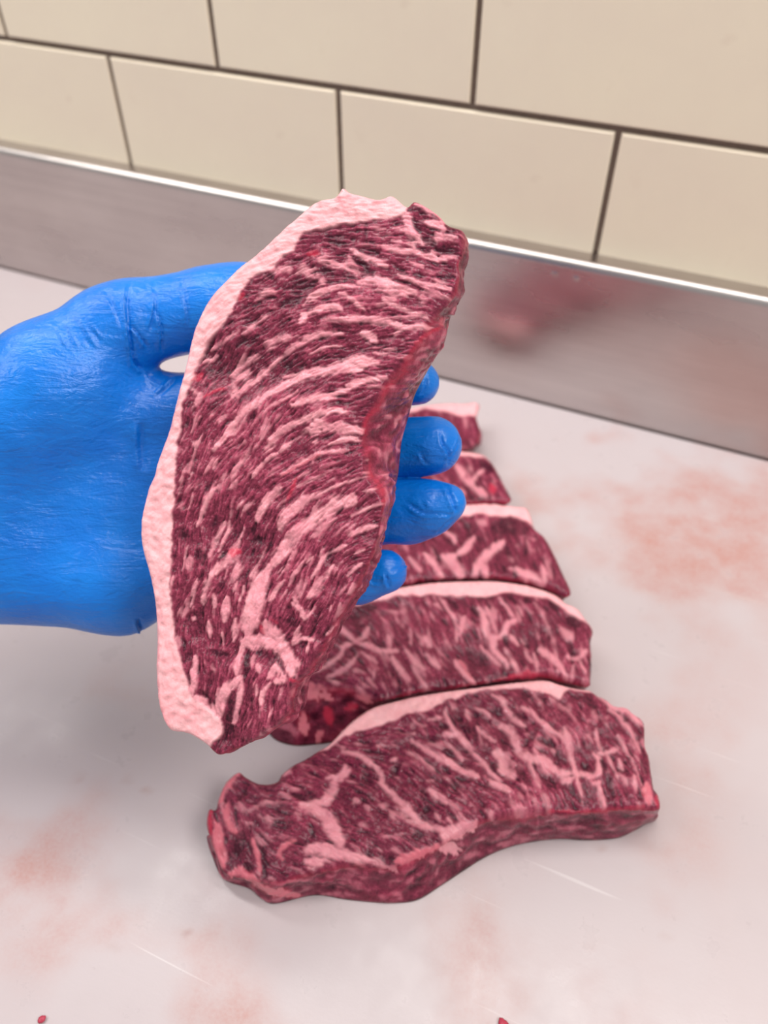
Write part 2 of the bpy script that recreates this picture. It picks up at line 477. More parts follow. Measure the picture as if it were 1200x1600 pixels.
    # remove cells that touch only by a corner
    for _ in range(4):
        pc = np.pad(cell, 1).astype(int)
        nb4 = pc[:-2, 1:-1]+pc[2:, 1:-1]+pc[1:-1, :-2]+pc[1:-1, 2:]
        cell &= nb4 >= 2
        pc = np.pad(cell, 1)
        a = pc[:-1, :-1] & pc[1:, 1:] & ~pc[1:, :-1] & ~pc[:-1, 1:]
        b = ~pc[:-1, :-1] & ~pc[1:, 1:] & pc[1:, :-1] & pc[:-1, 1:]
        bad = a | b
        pc[:-1, :-1] &= ~bad; pc[1:, 1:] &= ~bad; pc[1:, :-1] &= ~bad; pc[:-1, 1:] &= ~bad
        cell = pc[1:-1, 1:-1]
    ids = np.arange(GX.size).reshape(GX.shape)
    q = np.stack([ids[1:, :-1], ids[1:, 1:], ids[:-1, 1:], ids[:-1, :-1]], -1)[cell]
    used = np.unique(q); remap = np.full(GX.size, -1); remap[used] = np.arange(len(used)); q = remap[q]
    UV = np.stack([AX.ravel()[used], AY.ravel()[used]], 1)
    # boundary loop
    ed = np.concatenate([q[:, [0, 1]], q[:, [1, 2]], q[:, [2, 3]], q[:, [3, 0]]])
    es = set(map(tuple, ed.tolist()))
    nxt = {a: b for a, b in es if (b, a) not in es}
    start = next(iter(nxt)); best = []
    left = dict(nxt)
    while left:
        s = next(iter(left)); loop = []
        while s in left: loop.append(s); s = left.pop(s)
        if len(loop) > len(best): best = loop
    loop = np.array(best)
    d, par = seg_dist(UV[loop, 0], UV[loop, 1], P, True)
    i = par.astype(int) % len(P); fr = (par-par.astype(int))[:, None]; i2 = (i+1) % len(P)
    UV[loop] = P[i]*(1-fr)+P[i2]*fr
    UV[loop] += (jit[np.clip(UV[loop, 1]-y0, 0, h-1).astype(int), np.clip(UV[loop, 0]-x0, 0, wd-1).astype(int)]*0.3)[:, None]
    ux, uy = UV[:, 0]-x0, UV[:, 1]-y0
    V = surf(UV)
    rel = 0.00011*samp(finel, ux, uy)+0.00013*samp(midl, ux, uy)+0.00018*samp(jit2, ux, uy)+0.0007*samp(blob, ux, uy)
    capn = nz(gblur(r.standard_normal((h, wd)), 3.5))
    rel = rel*(1-0.45*samp(cap, ux, uy))+0.00016*samp(capn, ux, uy)*samp(cap, ux, uy)+0.00022*samp(fat, ux, uy)-0.00025*samp(dark, ux, uy)
    # rounded rim
    dd = np.clip(samp(dm, ux, uy), 0, None); rr = 11.0
    tt = np.clip(1-dd/rr, 0, 1)
    rnd = -0.0022*(1-np.sqrt(1-tt**2*0.98))
    V = V+relief_dir[None]*(rel*sstep(0, 6, dd)+rnd)[:, None]
    lv = V[loop]; n = len(loop)
    # smooth tangent-based outward direction within the slab plane
    bd = back_dir/np.linalg.norm(back_dir)
    sm = lv.copy()
    for _ in range(6): sm = (np.roll(sm, 1, 0)+sm+np.roll(sm, -1, 0))/3
    tg = np.roll(sm, -3, 0)-np.roll(sm, 3, 0); outw = np.cross(tg, bd); outw /= np.linalg.norm(outw, axis=1)[:, None]+1e-9
    cen = sm.mean(0)
    if np.mean(np.sum(outw*(sm-cen), 1)) < 0: outw = -outw
    if callable(bottom_fn) is False: raise ValueError
    bexp = bottom_fn(BP[i]*(1-fr)+BP[i2]*fr)
    bdef = thick(lv)-outw*inset
    hwv = (hw[i]*(1-fr[:, 0])+hw[i2]*fr[:, 0])[:, None]
    hwv = sstep(0.0, 1.0, hwv)
    bot = bdef*(1-hwv)+bexp*hwv
    K = 20; rows = [lv]; nn = np.arange(n)
    sn = nz(gblur(r.standard_normal((K*3, n)), 2.6))[::3]; sn2 = nz(gblur(r.standard_normal((K*3, n)), 8))[::3]
    # streaky side texture, fibres run along the side
    g = r.standard_normal((K, n)); g = np.stack([np.convolve(np.concatenate([gg[-20:], gg, gg[:20]]), np.hanning(25), 'same')[20:-20] for gg in g])
    g = np.stack([0.5*np.roll(g, 1, 0)[k]+g[k]+0.5*np.roll(g, -1, 0)[k] for k in range(K)]); g = nz(g)
    side_mask = []
    capb = samp(gblur(cap, 2.0), np.clip(P[i][:, 0]*(1)-x0, 0, wd-1), np.clip(P[i][:, 1]-y0, 0, h-1))
    inn = UV[loop]-x0*np.array([1, 0])-y0*np.array([0, 1])
    capb = sstep(0.2, 0.6, np.maximum(capb*1.6, samp(cap, inn[:, 0], inn[:, 1])*1.6))
    for k in range(1, K+1):
        s = k/K
        p = lv*(1-s)+bot*s+outw*((side_bulge*math.sin(math.pi*s)+0.0002*sn[k-1]*(1-s)*4*s+0.0006*sn2[k-1]*math.sin(math.pi*s)))[:, None]
        rows.append(p)
        mk = np.zeros((n, 4))
        mk[:, 0] = np.maximum(sidefat*sstep(0.7, 2.2, g[k-1]+0.5*sn[k-1]), capb*(0.96-0.1*s))
        mk[:, 1] = np.clip(rim_red*max(0, 1-6*s)+0.10*sstep(0, 2, sn2[k-1]), 0, 1)*(1-0.75*capb)
        mk[:, 2] = np.clip(0.46+tonebias+0.10*g[k-1]+0.10*sn[k-1]+0.06*sn2[k-1], 0, 1)
        mk[:, 3] = capb
        sp_ = UV[loop]*(1-s)+(BP[i]*(1-fr)+BP[i2]*fr)*s
        sx_, sy_ = sp_[:, 0]-x0, sp_[:, 1]-y0
        wv = hwv[:, 0]
        mk[:, 0] = np.maximum(mk[:, 0]*(1-0.8*wv*samp(dark_s, sx_, sy_)), wv*samp(fat_s, sx_, sy_))
        mk[:, 1] = np.maximum(mk[:, 1], wv*samp(red_s, sx_, sy_)); mk[:, 2] = np.clip(mk[:, 2]-0.3*wv*samp(dark_s, sx_, sy_), 0, 1)
        side_mask.append(mk)
    mt = np.stack([np.clip(samp(fat, ux, uy), 0, 1), np.clip(samp(red, ux, uy), 0, 1), np.clip(samp(tone, ux, uy), 0, 1), np.clip(samp(cap, ux, uy), 0, 1)], 1)
    AV = np.concatenate([V]+rows[1:]); AM = np.concatenate([mt]+side_mask)
    N0 = len(V)
    rid = [loop]+[N0+n*k+nn for k in range(K)]
    sq = np.concatenate([np.stack([rid[k], rid[k+1], np.roll(rid[k+1], -1), np.roll(rid[k], -1)], 1)[:, ::1] for k in range(K)])
    # underside: loops shrinking to the centre
    prev = rid[-1]; bc = bot.mean(0); extra = []; em = []; bq = []; cnt = len(AV)
    for sc_ in (0.85, 0.6, 0.3, 0.05):
        p = bc+(bot-bc)*sc_+bd*0.0004
        extra.append(p); mk = side_mask[-1].copy(); mk[:, 0] *= 0.4; mk[:, 3] = 0; em.append(mk)
        cur = cnt+nn; cnt += n
        bq.append(np.stack([prev, cur, np.roll(cur, -1), np.roll(prev, -1)], 1)); prev = cur
    AV = np.concatenate([AV]+extra); AM = np.concatenate([AM]+em)
    allq = np.concatenate([q, sq]+bq)
    fcap = AM[allq, 3].mean(1) > 0.5
    tmpm = mesh('tmp', AV, allq); vn = np.empty(len(AV)*3, np.float32); tmpm.vertex_normals.foreach_get('vector', vn); vn = vn.reshape(-1, 3)
    bpy.data.meshes.remove(tmpm)
    root = tag(empty(name, loc), label, 'steak', group)
    for pn, sel in (('lean_meat', ~fcap), ('fat_cap', fcap)):
        if not sel.any(): continue
        fq = allq[sel]; u = np.unique(fq); rm = np.full(len(AV), -1); rm[u] = np.arange(len(u))
        me = mesh(pn, AV[u]-np.array(loc), rm[fq]); set_mask(me, AM[u]); me.normals_split_custom_set_from_vertices(vn[u].tolist())
        o = link(pn, me, root, M_MEAT)
        if pn == 'fat_cap': o['label'] = 'pale pink fat cap along one long edge'
    return root

# ---- the held steak: a tilted slab about 25 mm thick
TLT = math.radians(12); TLV = math.radians(4)
nrm_c = np.array([-math.sin(TLT), math.sin(TLV), math.cos(TLT)]); nrm_c /= np.linalg.norm(nrm_c)
HN = RGT*nrm_c[0]+UPV*nrm_c[1]-FWD*nrm_c[2]         # face normal, towards the viewer
HP0 = CAM+rays([(470, 740)])[0]*0.245
HTH = 0.024
held_outline = [(534, 291), (522, 305), (503, 309), (485, 317), (459, 340), (433, 363), (401, 393), (373, 414), (354, 433), (326, 463), (305, 503),
    (296, 531), (288, 568), (275, 615), (261, 671), (244, 718), (238, 742), (228, 765), (218, 813), (219, 855), (230, 897), (239, 944), (242, 1000),
    (241, 1046), (244, 1093), (251, 1121), (263, 1142), (289, 1147), (317, 1163), (338, 1181), (363, 1173), (401, 1156), (433, 1135), (452, 1112),
    (457, 1079), (480, 1051), (503, 1014), (522, 972), (541, 944), (566, 899), (582, 866, 587, 866), (590, 823, 601, 823), (598, 793, 611, 790), (596, 774, 616, 768),
    (574, 740, 622, 742), (571, 712, 625, 712), (561, 689, 628, 688), (570, 656, 638, 652), (590, 625, 648, 618), (606, 597, 660, 594), (629, 569, 676, 566),
    (662, 531, 694, 537), (671, 503, 701, 505), (708, 461, 706, 472), (716, 430), (716, 410), (723, 387), (723, 359), (699, 349), (681, 331), (648, 312),
    (634, 320), (611, 303), (592, 309), (564, 303), (545, 298)]
held_cap = [(640, 290), (634, 326), (606, 340), (573, 345), (536, 349), (503, 356), (475, 363), (457, 387), (424, 419), (396, 433), (373, 466),
    (354, 498), (326, 531), (307, 568), (293, 606), (279, 671), (275, 740), (270, 813), (268, 907), (270, 977), (279, 1018), (293, 1060), (300, 1088),
    (321, 1105), (340, 1124), (346, 1140), (338, 1158), (310, 1175), (240, 1170), (190, 1000), (190, 700), (260, 480), (400, 330), (520, 270)]
held_ang = [(650, 400, 12), (560, 380, 15), (520, 470, -5), (640, 480, 15), (450, 540, -27), (560, 560, -8), (620, 540, 3), (350, 560, -45), (300, 650, -60),
    (400, 660, -50), (500, 640, -26), (560, 690, -8), (300, 850, -78), (380, 850, -65), (450, 780, -50), (540, 780, -28), (580, 840, -25), (480, 900, -58),
    (400, 950, -75), (300, 1000, -88), (400, 1100, -78), (520, 950, -58), (450, 1050, -70), (450, 430, -25), (350, 1100, -80)]
held_strk = (strokes('C1', '''60 480,610 560,590 650,600 740,640 850,680; 45 420,380 500,430 580,460 660,500; 40s 400,430 460,500 480,560; 60s 220,450 320,480 420,500 460,560;
 60s 90,520 170,560 240,590; 35 640,370 740,400 860,400 960,430 1060,460; 55s 700,240 800,250 830,320 850,400; 60 760,90 800,190 840,270 900,340;
 40 840,330 960,330 1040,300 1130,310; 60 930,200 1000,220 1050,260; 35 980,280 1100,300; 30 1000,430 1120,430; 40 960,400 1000,460; 32 740,550 830,600 930,620 1090,650;
 50 360,860 500,850 620,870 760,890; 30 340,680 400,700 470,760 520,800; 30 640,720 700,760 800,800 900,830 950,860; 40 100,830 200,790 330,770 360,800;
 30 100,760 150,700 260,660 350,640 480,640; 60 860,80 960,120 1040,180; 30s 560,270 640,300 700,280; 24s 700,330 760,340; 34s 820,470 900,500; 30 590,660 680,660 800,700;
 40d 800,120 870,110 930,170; 38d 960,140 1010,180; 55d 840,190 880,260; 34d 700,200 760,210; 30d 940,250 1000,250; 55d 1060,220 1140,260; 55d 900,310 980,340;
 40d 860,360 940,390; 60d 1000,370 1120,390; 50d 250,280 330,330 390,350; 30d 520,210 525,330; 60d 440,440 520,500 570,560; 50d 720,500 780,550; 50d 850,560 900,570;
 60d 1010,560 1100,560; 30d 700,590 800,620 900,660; 70d 220,510 290,550; 50d 370,550 440,570; 50d 480,390 600,410; 70d 60,630 180,600; 70d 30,760 60,720; 40r 130,410 200,410; 50f 520,30 600,60 680,40; 40f 690,60 720,100; 30f 840,60 940,110; 26f 330,20 380,110 470,170; 26f 60,140 160,90''')
 + strokes('C2', '''60s 790,110 870,90 960,170; 40 1000,40 1100,70 1190,90; 40s 640,110 720,80 740,110; 50s 520,300 600,240 640,250; 40s 430,520 500,450 580,400; 60s 560,610 640,560 740,540;
 50s 340,800 420,700 520,650; 32 600,740 700,660 800,590 900,540 1010,510 1090,515; 30 480,860 600,740; 55 700,870 800,810 900,770 1030,750 1200,690; 35 820,390 920,370 1050,340;
 50 820,450 850,400; 25 860,310 1000,230 1180,200; 30s 200,620 300,560 400,500; 30s 150,700 240,660; 24s 480,700 560,640 640,600; 50r 90,820 140,790; 30r 400,290 430,250;
 60d 700,220 780,180 880,190; 60d 680,330 750,300 800,280; 50d 660,470 740,430; 50d 440,460 520,400; 60d 380,600 450,560 520,540; 20d 880,690 1000,660 1100,640; 20d 880,430 1000,400 1090,380; 40d 560,90 640,160''')
 + strokes('C3', '''42 420,40 540,40 680,50 800,90 900,95 990,85; 55 540,130 590,150 620,180; 30 750,150 800,110 900,95; 40 20,260 120,200 230,150 400,130;
 65 0,480 100,430 240,385 380,360 480,310 560,310 640,330; 50 400,380 490,370 560,350; 38 80,620 180,590 300,560 420,510 540,460 680,430; 40 430,480 560,450 700,430;
 45 0,790 100,730 220,690 330,660 400,650; 50 220,700 300,760 420,770 530,790; 35 380,850 440,830 510,850; 25 0,420 100,400; 14 180,270 300,220 400,215; 24s 620,260 700,270; 20s 560,190 640,220 760,250;
 26r 1060,10 1000,90 920,190 840,300 780,400 700,480 650,590 560,700 550,810; 16d 200,310 300,290 420,280; 18d 380,110 500,130; 16d 300,200 380,180; 22d 20,330 110,270''')
 + strokes('C4', '''45 330,620 390,550 430,480 500,390 600,310 720,220 830,150 960,90 1130,60 1200,40; 25s 620,420 700,330 800,270 880,220; 45s 450,250 520,200 600,130 720,30; 70s 440,120 540,80; 50s 430,140 480,260;
 40 870,310 960,280 1080,260 1200,220; 40 700,540 780,480 880,430 980,390 1090,360 1200,360; 60 980,450 1080,460 1200,480; 35s 770,620 840,550 960,470; 25 580,800 640,720 730,640;
 25 780,780 880,710 1000,650 1080,630 1200,630; 20 880,860 980,810 1070,780; 40s 170,490 200,420 240,390; 30s 180,640 210,570 240,520; 50s 210,320 220,250 160,200; 25 320,740 350,680;
 35s 420,870 450,800 540,650; 25s 300,880 370,800; 20s 80,880 110,800; 20r 260,260 320,220 380,200; 60d 300,340 380,280; 40d 150,320 180,290; 40d 130,460 150,400; 50d 560,420 600,370; 40d 330,250 400,230''')
 + strokes('C5', '''85 90,900 140,810 240,720 380,630; 95 60,1145 150,1030 270,930 370,850 460,780 600,700 720,640; 40 460,830 600,740 740,680; 28 420,620 540,560 680,510 840,460;
 28 700,800 820,740 970,690; 45 690,960 780,920 900,880; 22 800,590 900,570; 35 480,1130 560,1090 660,1050; 25 740,1110 820,1080; 35 430,300 480,260 600,250 680,240; 28p 120,460 250,370 430,280;
 20 250,560 350,510 470,455; 80 360,90 500,40 640,60 780,60; 35 520,190 640,150 740,130; 30s 130,190 200,150; 32r 240,480 215,560 165,650; 22d 520,300 620,340 780,330; 40d 400,330 500,300; 30s 20,320 80,270; 30s 380,170 460,130;
 22r 840,340 850,440 920,540 970,640 960,760''')
 + strokes('C6', '''35 400,380 440,290 500,160 560,90; 60s 640,110 690,60; 60 830,340 860,270 960,150 1010,110; 35 500,600 540,470 590,350; 20 560,560 610,430 630,340; 22 640,580 690,490 740,390;
 45 550,720 620,620 700,480; 70s 600,640 680,620 690,700 640,790; 45 440,930 470,810 520,720 560,650; 30 670,850 700,780; 35 530,960 530,870; 40 620,960 625,890; 28 350,960 380,850 410,760; 12 300,700 340,520;
 22s 790,740 840,650 900,530; 18 730,900 750,820; 22 230,800 240,740; 25s 270,150 300,80; 15s 340,260 380,160; 14 690,260 735,200; 110 800,969 850,800 920,690; 90 960,650 1020,570 1100,470 1190,390;
 22 1080,800 1120,730 1180,640; 25 930,920 980,840 1040,770; 18 990,720 1040,660; 60r 700,560 640,560; 80d 270,420 350,440; 70d 420,560 450,640; 50d 590,830 590,780; 60d 790,480 850,470''')
 + strokes('C7', '''105 300,280 250,430 220,560 180,680 140,780; 90 100,880 180,860 280,870 350,900; 50 60,1000 100,880; 95 280,720 340,800 400,900 470,1000 520,1040; 22 460,430 500,340 580,240;
 32 640,370 700,260 760,180 880,110; 40 620,520 680,420 760,340 800,270; 20 600,250 650,200; 28 920,350 970,300 1030,250; 22 970,180 1030,150; 35 930,490 960,410; 25 340,530 370,460 410,410; 15 370,380 430,290;
 45 490,560 540,600 580,680; 30 580,690 640,620 660,590; 35 500,520 530,570; 35 540,750 480,880; 30 480,890 560,840 640,850; 22 600,950 610,880; 28 740,810 800,750; 18 780,620 790,580; 28 20,840 40,680; 22 80,540 110,430;
 20r 330,690 370,720; 30r 240,740 260,800; 60d 540,900 580,880; 50d 380,980 330,940; 120d 480,680 480,720''')
 + strokes('C8', '''55 560,180 570,100 580,20; 38 440,300 440,200; 30 400,70 420,0; 35 490,80 490,0; 50s 250,150 280,90 310,20; 35 320,180 330,160; 38 620,330 640,170; 18 540,360 540,270; 45 650,560 660,430;
 90 690,330 760,350 860,350; 110 720,230 760,130 810,0; 80 440,860 520,780 580,680 680,600; 60 510,880 540,780 560,700; 55 320,720 340,580 350,450; 70 350,740 400,780 440,860; 50 610,930 650,830 680,720 690,620;
 35 820,560 800,500; 40 830,780 850,690 900,630; 22 800,720 800,640; 60 890,590 940,520 990,600 940,620; 95 860,260 940,370 1020,480 1060,570; 30 1040,360 1100,280; 14 890,870 920,790;
 60d 580,900 610,800 630,700; 60d 720,480 740,650 760,820; 50d 450,650 470,560; 60d 270,480 290,420; 60d 800,420 860,430; 40d 930,430 1000,560; 70d 550,1000 600,950; 50d 460,400 560,430; 40d 400,700 430,740; 36r 1040,600 1070,620; 50f 45,100 62,400 60,620 90,820 160,960; 26f 330,800 420,850; 30f 200,900 330,860; 30d 300,560 310,640'''))
held_px = lambda q: on_plane(q, HP0, HN)
held_back = lambda q: on_plane(q, HP0-HN*HTH*0.92, HN)
make_steak('marbled_steak', 'large marbled steak held up off the board in the blue gloved hand', 'marbled steaks', held_outline, held_cap, held_ang, held_strk, 11, 1.5,
           held_px, held_back, -HN, lambda lv: lv-HN[None]*HTH, HN, -0.28, tuple((HP0-HN*HTH).tolist()), rim_red=0.45, tonebias=0.03)

# ---- the steaks lying on the board
ZUP = np.array([0, 0, 1.0])
def flat_surf(z): return lambda q: on_z(q, np.full(len(q), z))
def board_pt(q): return on_z(q, np.full(len(q), 0.0006))
def drop(lv): d = lv.copy(); d[:, 2] = 0.0006; return d
def z_front(q):
    q = np.asarray(q); return 0.0235-0.0085*sstep(450, 335, q[:, 0])-0.004*sstep(1270, 1370, q[:, 1])*sstep(760, 600, q[:, 0])
front_outline = [(1031, 1261, 1027, 1278), (1000, 1262, 1009, 1288), (975, 1262, 988, 1300), (948, 1263, 962, 1310), (910, 1266, 916, 1313), (874, 1269, 878, 1311), (840, 1271, 842, 1314),
    (805, 1275, 806, 1321), (770, 1279, 776, 1331), (742, 1287, 750, 1344), (715, 1303, 722, 1362), (682, 1322, 690, 1383), (650, 1338, 652, 1406), (615, 1352, 612, 1411), (580, 1352, 575, 1409), (540, 1352, 538, 1405),
    (486, 1364, 490, 1399), (442, 1372, 430, 1412), (414, 1376, 408, 1404), (390, 1372, 388, 1388), (352, 1362, 350, 1374), (338, 1335, 332, 1340), (328, 1308, 323, 1310), (322, 1284), (326, 1262), (336, 1262), (341, 1244), (353, 1219), (372, 1204), (384, 1212), (406, 1222),
    (430, 1220), (440, 1208), (456, 1194), (476, 1184), (500, 1169), (512, 1162), (524, 1150), (550, 1124), (580, 1104), (612, 1094), (656, 1084), (700, 1077), (740, 1072), (800, 1064), (850, 1060),
    (876, 1067), (900, 1073), (922, 1076), (935, 1084), (948, 1090), (961, 1100), (980, 1103), (990, 1112), (1007, 1126), (1009, 1161), (1015, 1181), (1020, 1212), (1023, 1229), (1030, 1240)]
front_cap = [(498, 1172), (514, 1168), (540, 1152), (580, 1138), (612, 1130), (640, 1118), (670, 1110), (700, 1098), (725, 1087), (750, 1079), (783, 1077), (813, 1074), (833, 1080), (858, 1086), (875, 1094), (884, 1083), (900, 1080), (918, 1083),
    (940, 1076), (900, 1040), (700, 1040), (540, 1090), (490, 1150)]
front_ang = [(500, 1200, 10), (600, 1150, 5), (600, 1250, 35), (650, 1180, 35), (750, 1150, 45), (850, 1150, 45), (900, 1220, 70), (980, 1200, 65), (450, 1280, 15), (550, 1330, 10), (700, 1250, 42), (980, 1120, 55), (380, 1300, 70)]
front_strk = (strokes('A1', '''70 1060,140 1040,240 980,310 880,350; 45 1000,130 1130,110 1180,60; 100 820,350 900,350 970,400 1050,470 1100,570; 120 1000,480 1060,560 1110,640; 110 850,700 950,690 1060,720 1180,740; 100 850,780 950,790;
 45s 380,400 470,340 580,320 700,320; 60s 320,330 380,400; 35s 520,450 600,450 690,440; 30s 380,480 430,480; 40p 620,700 680,650 760,620; 30p 620,700 660,760; 30s 450,570 500,560; 35s 690,250 790,220;
 80p 310,80 200,200 170,300; 80p 150,500 160,650 180,800; 50p 230,330 220,450 280,550; 80p 250,870 330,850 430,930 560,1000 700,1030 780,1050; 40p 420,600 460,720 480,850; 60d 370,230 310,300; 80d 350,560 290,700; 70d 380,800 400,850;
 50d 500,680 520,900; 60r 90,360 80,470 90,560; 50 660,90 720,40; 120d 600,520 720,480; 100d 620,380 720,400; 90d 800,280 900,260; 60d 880,500 900,580''')
 + strokes('A2', '''45 180,570 300,600 360,640 440,690 480,770 490,830 560,900 640,970 720,1040; 65 200,690 170,760 110,800 100,880 60,960 10,990; 50 720,480 830,560 940,620 1040,680 1200,760; 30 700,570 800,640 900,720; 22s 900,720 1000,790 1090,880;
 45 980,240 990,300 1040,400 1110,470 1190,560; 28 840,330 960,310; 55 960,430 1080,440; 28 970,490 1060,560 1110,640; 30s 720,350 830,370; 35s 450,530 600,520; 30s 260,510 360,520; 25s 580,420 740,430; 45 830,870 900,900 980,970; 40 560,640 600,620;
 30s 830,800 900,790; 35 1140,250 1180,310; 60d 850,460 920,480; 70d 350,760 400,820; 60d 980,560 1040,600; 50d 940,380 1000,380; 50d 1080,780 1120,800; 60d 1100,330 1060,260; 60d 970,700 1010,730; 60d 560,750 620,680''')
 + strokes('A3', '''55 300,30 380,110 450,180 530,270 600,330 720,370 820,400; 45 660,90 720,130 780,180; 110 760,420 850,400 1010,340; 120 770,520 880,540; 70p 400,620 500,590 600,560 720,500; 80s 200,620 320,660 400,690; 80 0,590 100,610 180,620;
 30 700,250 740,320; 28 800,290 830,330; 28 890,250 930,310; 30 1120,250 1150,290; 60s 350,240 370,290; 35s 260,190 330,190; 45s 60,170 100,150; 40s 90,330 170,350; 35s 300,440 440,420; 40s 150,190 180,230; 50s 480,310 560,330; 60d 620,240 650,200; 60d 520,440 600,420''')
 + strokes('A4', '''55 410,220 490,260 540,330 580,400 640,460 720,510; 75 500,500 560,540 610,600 640,700 700,780 800,840 900,840 980,900 1060,950 1200,950; 110 450,760 520,800 520,900 560,960 620,1000; 80 400,1050 500,1080 560,1130;
 60 0,570 90,600 180,680 270,780 340,860 420,960 490,1030; 70 0,830 100,890 200,950 280,990; 40 260,330 340,370 390,420; 40 160,380 210,440; 40 270,510 340,580 440,650; 50 690,340 780,390 870,480 980,560 1080,640 1130,720; 45 760,870 800,980 860,1100;
 40 870,880 920,960; 50 1060,960 1090,1040; 25 20,690 100,750 140,830; 40s 600,850 640,890; 40s 730,590 800,610; 35s 800,740 840,770; 28s 980,740 1030,800; 40s 950,250 1050,330 1150,380; 35 1090,540 1130,620 1170,800; 35s 690,1080 730,1140;
 100d 450,340 480,390; 90d 690,200 740,220; 80d 220,560 130,500; 90d 420,860 430,920; 70d 650,900 700,980 760,1080; 80d 870,980 960,1080; 60d 250,400 290,400; 60d 850,640 1000,700; 60d 820,560 720,700; 60d 1050,840 1000,860; 60d 650,400 720,440''')
 + strokes('A5', '''75 0,770 60,790 150,860 240,880 360,880 480,900 560,880 570,760 520,700; 70 240,950 330,920; 35 360,940 400,1060 420,1150; 55 560,960 580,1070 620,1180; 60 520,980 580,960; 55 240,470 270,590 310,740 350,850; 40 0,400 100,450 200,540 280,620;
 40s 200,230 280,320 360,420; 45 540,470 560,580 600,660; 30 640,700 680,800 740,930; 40 750,760 790,870; 40 650,290 740,340 830,450 900,560 950,690; 45 560,690 660,680 740,660; 30 740,530 800,640 860,740 920,880 960,1000; 40 890,900 910,1040; 40s 660,950 710,1030;
 80p 1010,990 1000,1080 1030,1150; 70 560,150 660,230 740,290 830,290 930,400 990,430; 22 880,700 960,800 1000,900; 40r 1100,1080 1110,1170; 70d 320,170 450,200 540,270; 90d 180,720 240,780; 80d 420,800 460,840; 70d 120,930 160,1020; 60d 300,1000 330,1080;
 60d 430,1000 500,1100; 60d 640,900 700,1100; 50d 800,370 820,400; 60d 590,760 620,840; 60d 940,1060 960,1120; 40d 960,500 940,560; 50d 960,760 1010,900; 30r 100,1225 300,1215 500,1225 800,1195 1000,1190'''))
make_steak('marbled_steak', 'nearest whole steak lying flat on the board with pale fat nubs on its front edge', 'marbled steaks', front_outline, front_cap, front_ang, front_strk, 21, 1.6,
           lambda q: on_z(q, z_front(q)), board_pt, np.array([0, 0, -1.0]), drop, ZUP, 0.06, tuple(on_z([(680, 1240)], np.array([0.0]))[0].tolist()), rim_red=0.4, tonebias=-0.03, side_bulge=-0.0004, inset=0.006, fatmul=0.84, sidefat=0.24)

second_outline = [(921, 1070), (900, 1067), (876, 1061), (850, 1055), (800, 1059), (740, 1067), (700, 1072), (656, 1079), (612, 1088), (589, 1091, 583, 1130), (550, 1078, 540, 1154), (505, 1074, 492, 1163), (463, 1073, 455, 1164),
    (430, 1066, 424, 1150), (408, 1050, 405, 1110), (405, 1030), (430, 1000), (480, 970), (520, 950), (545, 938), (590, 922), (637, 913), (680, 907), (730, 905), (777, 905), (823, 912), (861, 923), (877, 932),
    (884, 939), (903, 948), (914, 962), (927, 981), (924, 1000), (925, 1030), (924, 1053)]
second_cap = [(400, 1040), (440, 1003), (490, 974), (541, 951), (593, 938), (637, 933), (680, 930), (707, 930), (765, 932), (791, 926), (828, 932), (861, 937), (884, 954), (912, 970), (935, 985), (940, 940), (880, 880), (700, 880), (500, 920), (380, 1020)]
second_strk = (strokes('B1', '''50 470,360 540,400 620,470; 40 620,470 680,440 720,370; 40 620,480 700,500 800,540 930,540; 45 620,480 540,510 520,570 420,640 290,700; 35 640,570 600,640 500,700 420,730; 30 420,740 500,780; 35 670,560 780,630;
 45 890,590 950,680 1010,750; 35 990,540 1060,620 1120,680; 40 1120,450 1170,520; 40 1130,570 1200,650; 30s 870,250 980,270; 30 860,430 880,510; 35s 650,320 680,340; 25 1020,380 1030,500; 25 1030,650 1100,750 1170,830; 30s 610,680 690,710; 24s 760,690 750,780;
 120d 520,300 600,260 750,220; 60d 600,530 640,520; 100p 220,830 330,830 440,880; 90p 240,1000 260,1120; 70r 420,960 440,1060; 90d 100,1130 180,1180; 60d 330,1040 340,980; 60d 540,900 600,880; 50p 640,850 740,900; 60r 560,960 620,930; 60p 380,1130 350,1190''')
 + strokes('B2', '''45 370,260 400,300 420,400 470,470 480,540 540,600 570,660; 45 470,480 540,430 570,370 620,350; 25 430,260 470,360 500,430; 30 510,190 560,250 600,320; 30 120,190 180,280 220,360 230,480; 30 280,320 250,440; 30s 0,440 30,500; 35 30,580 110,660;
 45 220,610 290,690 350,760; 30p 250,600 330,720; 30 390,510 450,580 520,640; 30 550,530 600,610 640,690; 40 780,530 850,580 920,660 970,730; 40s 660,470 700,490; 28s 750,230 820,330 880,470 900,600; 50s 940,400 1000,470; 40 970,590 1040,600 1100,540;
 30 1010,640 1000,740; 25 690,540 730,620; 30 590,440 640,500; 28 750,560 770,690; 25 1050,600 1090,700; 25s 80,230 150,280; 30r 480,740 600,710 750,700 900,730 1000,770; 60d 560,180 600,190; 60d 860,220 900,260; 90d 980,330 1060,360; 60d 200,220 230,250; 50d 380,190 480,185; 50d 680,200 720,220'''))
diag = [(500, 1000, 25), (600, 1000, 50), (700, 1000, 62), (800, 980, 58), (900, 1000, 66), (450, 1040, 20)]
make_steak('marbled_steak', 'second steak from the front, its dark red tip under the tip of the held steak', 'marbled steaks', second_outline, second_cap, diag, second_strk, 31, 1.8,
           flat_surf(0.0215), board_pt, np.array([0, 0, -1.0]), drop, ZUP, 0.10, tuple(on_z([(680, 1000)], np.array([0.0]))[0].tolist()), rim_red=0.5, tonebias=-0.05, side_bulge=-0.0004, inset=0.006, fatmul=0.84, sidefat=0.24)

